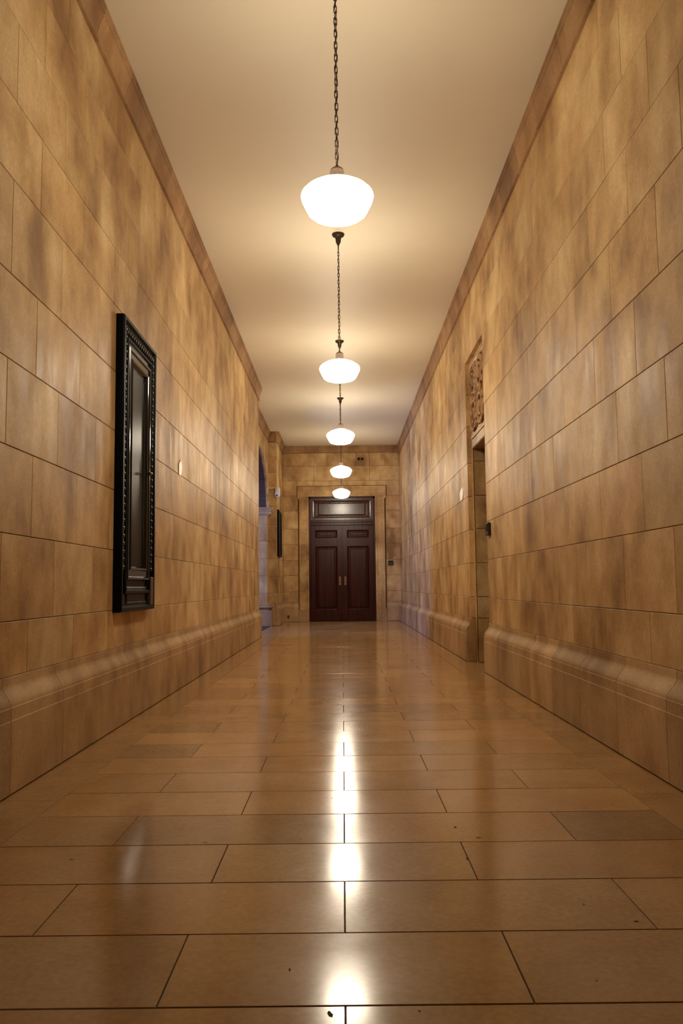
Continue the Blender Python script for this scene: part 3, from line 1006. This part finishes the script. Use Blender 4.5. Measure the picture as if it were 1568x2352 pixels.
# door of the cabinet, with moulded frame, glazed board, knob
A0, A1, B0, B1 = 5.632, 6.262, 0.955, 2.585
q = MB()
q.frame_ring(fc, A0, A1, B0, B1, [(0.0, 0.02), (0.0, dpt - 0.016), (0.008, dpt - 0.004), (0.022, dpt - 0.004), (0.030, dpt - 0.014), (0.070, dpt - 0.014),
                                  (0.078, dpt - 0.004), (0.090, dpt - 0.006), (0.104, dpt - 0.026), (0.104, 0.02)])
cdoor = cpart2(q, 'cabinet_door', MAT['gloss'])
q = MB()
q.box(XL + 0.022, XL + 0.031, A0 + 0.095, A1 - 0.095, B0 + 0.095, B1 - 0.095)
o = cpart2(q, 'glazed_board', MAT['board'], cdoor)
q = MB()
hw, nt_ = 0.028, 0.028
ya, yb, za, zb = A0 + 0.112, A1 - 0.112, B0 + 0.112, B1 - 0.112
path = [(ya, za), (yb, za), (yb, zb - nt_), (yb - hw, zb - nt_), (yb - hw, zb), (ya + hw, zb), (ya + hw, zb - nt_), (ya, zb - nt_)]
q.tube([(XL + 0.031, p[0], p[1]) for p in path], 0.005, n=6, closed=True)
cpart2(q, 'inner_bead', MAT['black'], cdoor)
q = MB(); q.lathe([(0.006, 0.0), (0.006, 0.012), (0.012, 0.016), (0.014, 0.024), (0.009, 0.031), (0.0, 0.033)], XF - 0.012, A1 - 0.05, 1.765, n=12, axis='x')
tag(cpart2(q, 'knob', MAT['brass'], cdoor), 'bright metal door knob')
q = MB(); q.box(XL + 0.03, XF - 0.0015, Y1 - 0.128, Y1 - 0.036, 0.775, 0.985, 0.004)
tag(cpart2(q, 'brown_block', MAT['plaque']), 'brown wooden block at the lower right corner')  # brown block set into the black frame
q = MB()
q.frame_ring(fc, Y0 + 0.19, Y1 - 0.19, Z0 + 0.05, Z0 + 0.17, [(0, 0.03), (0, dpt - 0.02), (0.01, dpt - 0.016), (0.018, dpt - 0.026), (0.059, dpt - 0.026)])
cpart2(q, 'bottom_panel', MAT['black'])

# dark picture on the pier
PB = empty('picture_frame', (X_PIER, 19.83, 1.62))
tag(PB, 'narrow black framed panel hung on the stone pier left of the mahogany door', 'picture')
inv2 = Matrix.Translation((-X_PIER, -19.83, -1.62))
fp = lambda u, v, h: (X_PIER + h, u, v)
q = MB()
q.box(X_PIER + 0.002, X_PIER + 0.02, 19.36 + 0.08, 20.30, 1.625, 2.715)
q.frame_ring(fp, 19.43, 20.31, 1.62, 2.72, [(0, 0), (0, 0.04), (0.01, 0.05), (0.04, 0.05), (0.06, 0.03), (0.08, 0.03), (0.09, 0.02)])
o = q.build('outer_frame', MAT['black'], PB); o.matrix_parent_inverse = inv2
q = MB(); q.box(X_PIER + 0.018, X_PIER + 0.024, 19.51, 20.23, 1.70, 2.64)
o = q.build('picture_panel', MAT['board'], PB); o.matrix_parent_inverse = inv2

# ------------------------------------------------------------------ small wall fittings
# security camera on the corner of the pier
SC = empty('security_camera', (-1.52, YP, 3.0))
tag(SC, 'white dome security camera on the edge of the stone pier beside the arch', 'camera')
q = MB(); q.box(-0.20, 0.0, -0.012, -0.001, 0.215, 0.235, 0.002); q.box(-0.05, 0.05, -0.08, -0.001, 0.19, 0.235, 0.004)
q.build('bracket', MAT['white'], SC)
q = MB(); q.lathe([(0.0, 0.225), (0.050, 0.224), (0.058, 0.215), (0.062, 0.10), (0.066, 0.085), (0.066, 0.06), (0.05, 0.055), (0.0, 0.054)], 0.012, -0.085, 0, n=20)
q.build('housing', MAT['white'], SC)
q = MB(); q.ellipsoid((0.012, -0.085, 0.045), (0.062, 0.062, 0.055), 16, 10)
ball = q.build('dome', MAT['white'], SC)
q = MB(); q.lathe([(0.020, 0.0), (0.020, 0.012), (0.014, 0.016), (0.0, 0.017)], -0.002, -0.138, 0.035, n=14, axis='y')
tag(q.build('lens', MAT['dark'], ball), 'black round lens')

# twin black sensors over the door
for i, (x, lab) in enumerate(((0.455, 'black round wall sensor high over the door, left one of the pair'), (0.548, 'black round wall sensor high over the door, right one of the pair'))):
    t = empty('wall_sensor', (x, D, 4.205))
    tag(t, lab, 'sensor', 'pair of sensors over the door')
    q = MB(); q.lathe([(0.036, 0.0), (0.036, 0.05), (0.030, 0.054), (0.030, 0.050), (0.0, 0.044)], 0, 0, 0, n=16, axis='y')
    q.build('housing', MAT['dark'], t)
    q = MB(); q.ellipsoid((0, -0.046, 0), (0.020, 0.008, 0.020), 10, 6)
    q.build('lens', MAT['board'], t)

# keypad right of the door
t = empty('keypad', (1.247, D, 1.486))
tag(t, 'small dark square keypad on the wall right of the mahogany door', 'keypad')
q = MB(); q.box(-0.065, 0.065, -0.035, 0, -0.058, 0.058, 0.006); q.build('housing', MAT['dark'], t)
q = MB()
for a in range(3):
    for b2 in range(3): q.box(-0.042 + a * 0.03, -0.02 + a * 0.03, -0.039, -0.034, -0.045 + b2 * 0.022, -0.029 + b2 * 0.022, 0.002)
tag(q.build('keys', MAT['grey'], t), kind='stuff')
q = MB(); q.box(-0.042, 0.042, -0.0375, -0.034, 0.028, 0.048, 0.001); q.build('display', MAT['board'], t)

# card reader on the right wall by the doorway
t = empty('card_reader', (XR, 8.44, 1.465))
tag(t, 'black upright card reader on the right wall at the near edge of the doorway', 'card reader')
q = MB(); q.box(-0.032, 0, -0.075, 0.075, -0.066, 0.066, 0.008); q.build('housing', MAT['dark'], t)
q = MB(); q.box(-0.036, -0.031, -0.05, 0.05, -0.02, 0.05, 0.002); q.build('face_plate', MAT['board'], t)

# socket low on the end wall
t = empty('wall_socket', (-1.40, D - 0.045, 0.13))
tag(t, 'small black socket low on the stone plinth left of the mahogany door', 'socket')
q = MB(); q.box(-0.028, 0.028, -0.014, 0.001, -0.036, 0.036, 0.004); q.build('plate', MAT['dark'], t)
q = MB(); q.lathe([(0.014, 0.0), (0.014, 0.004), (0.0, 0.002)], 0, -0.013, 0, n=12, axis='y'); q.build('hole', MAT['grey'], t)

patch(wall_left, (XL + 0.006, 7.69, 2.02), (LX, LAMPS[3], HL), 0.07, 0.08)
patch(wall_right, (XR - 0.006, 10.33, 2.03), (LX, LAMPS[4], HL), 0.13, 0.09)
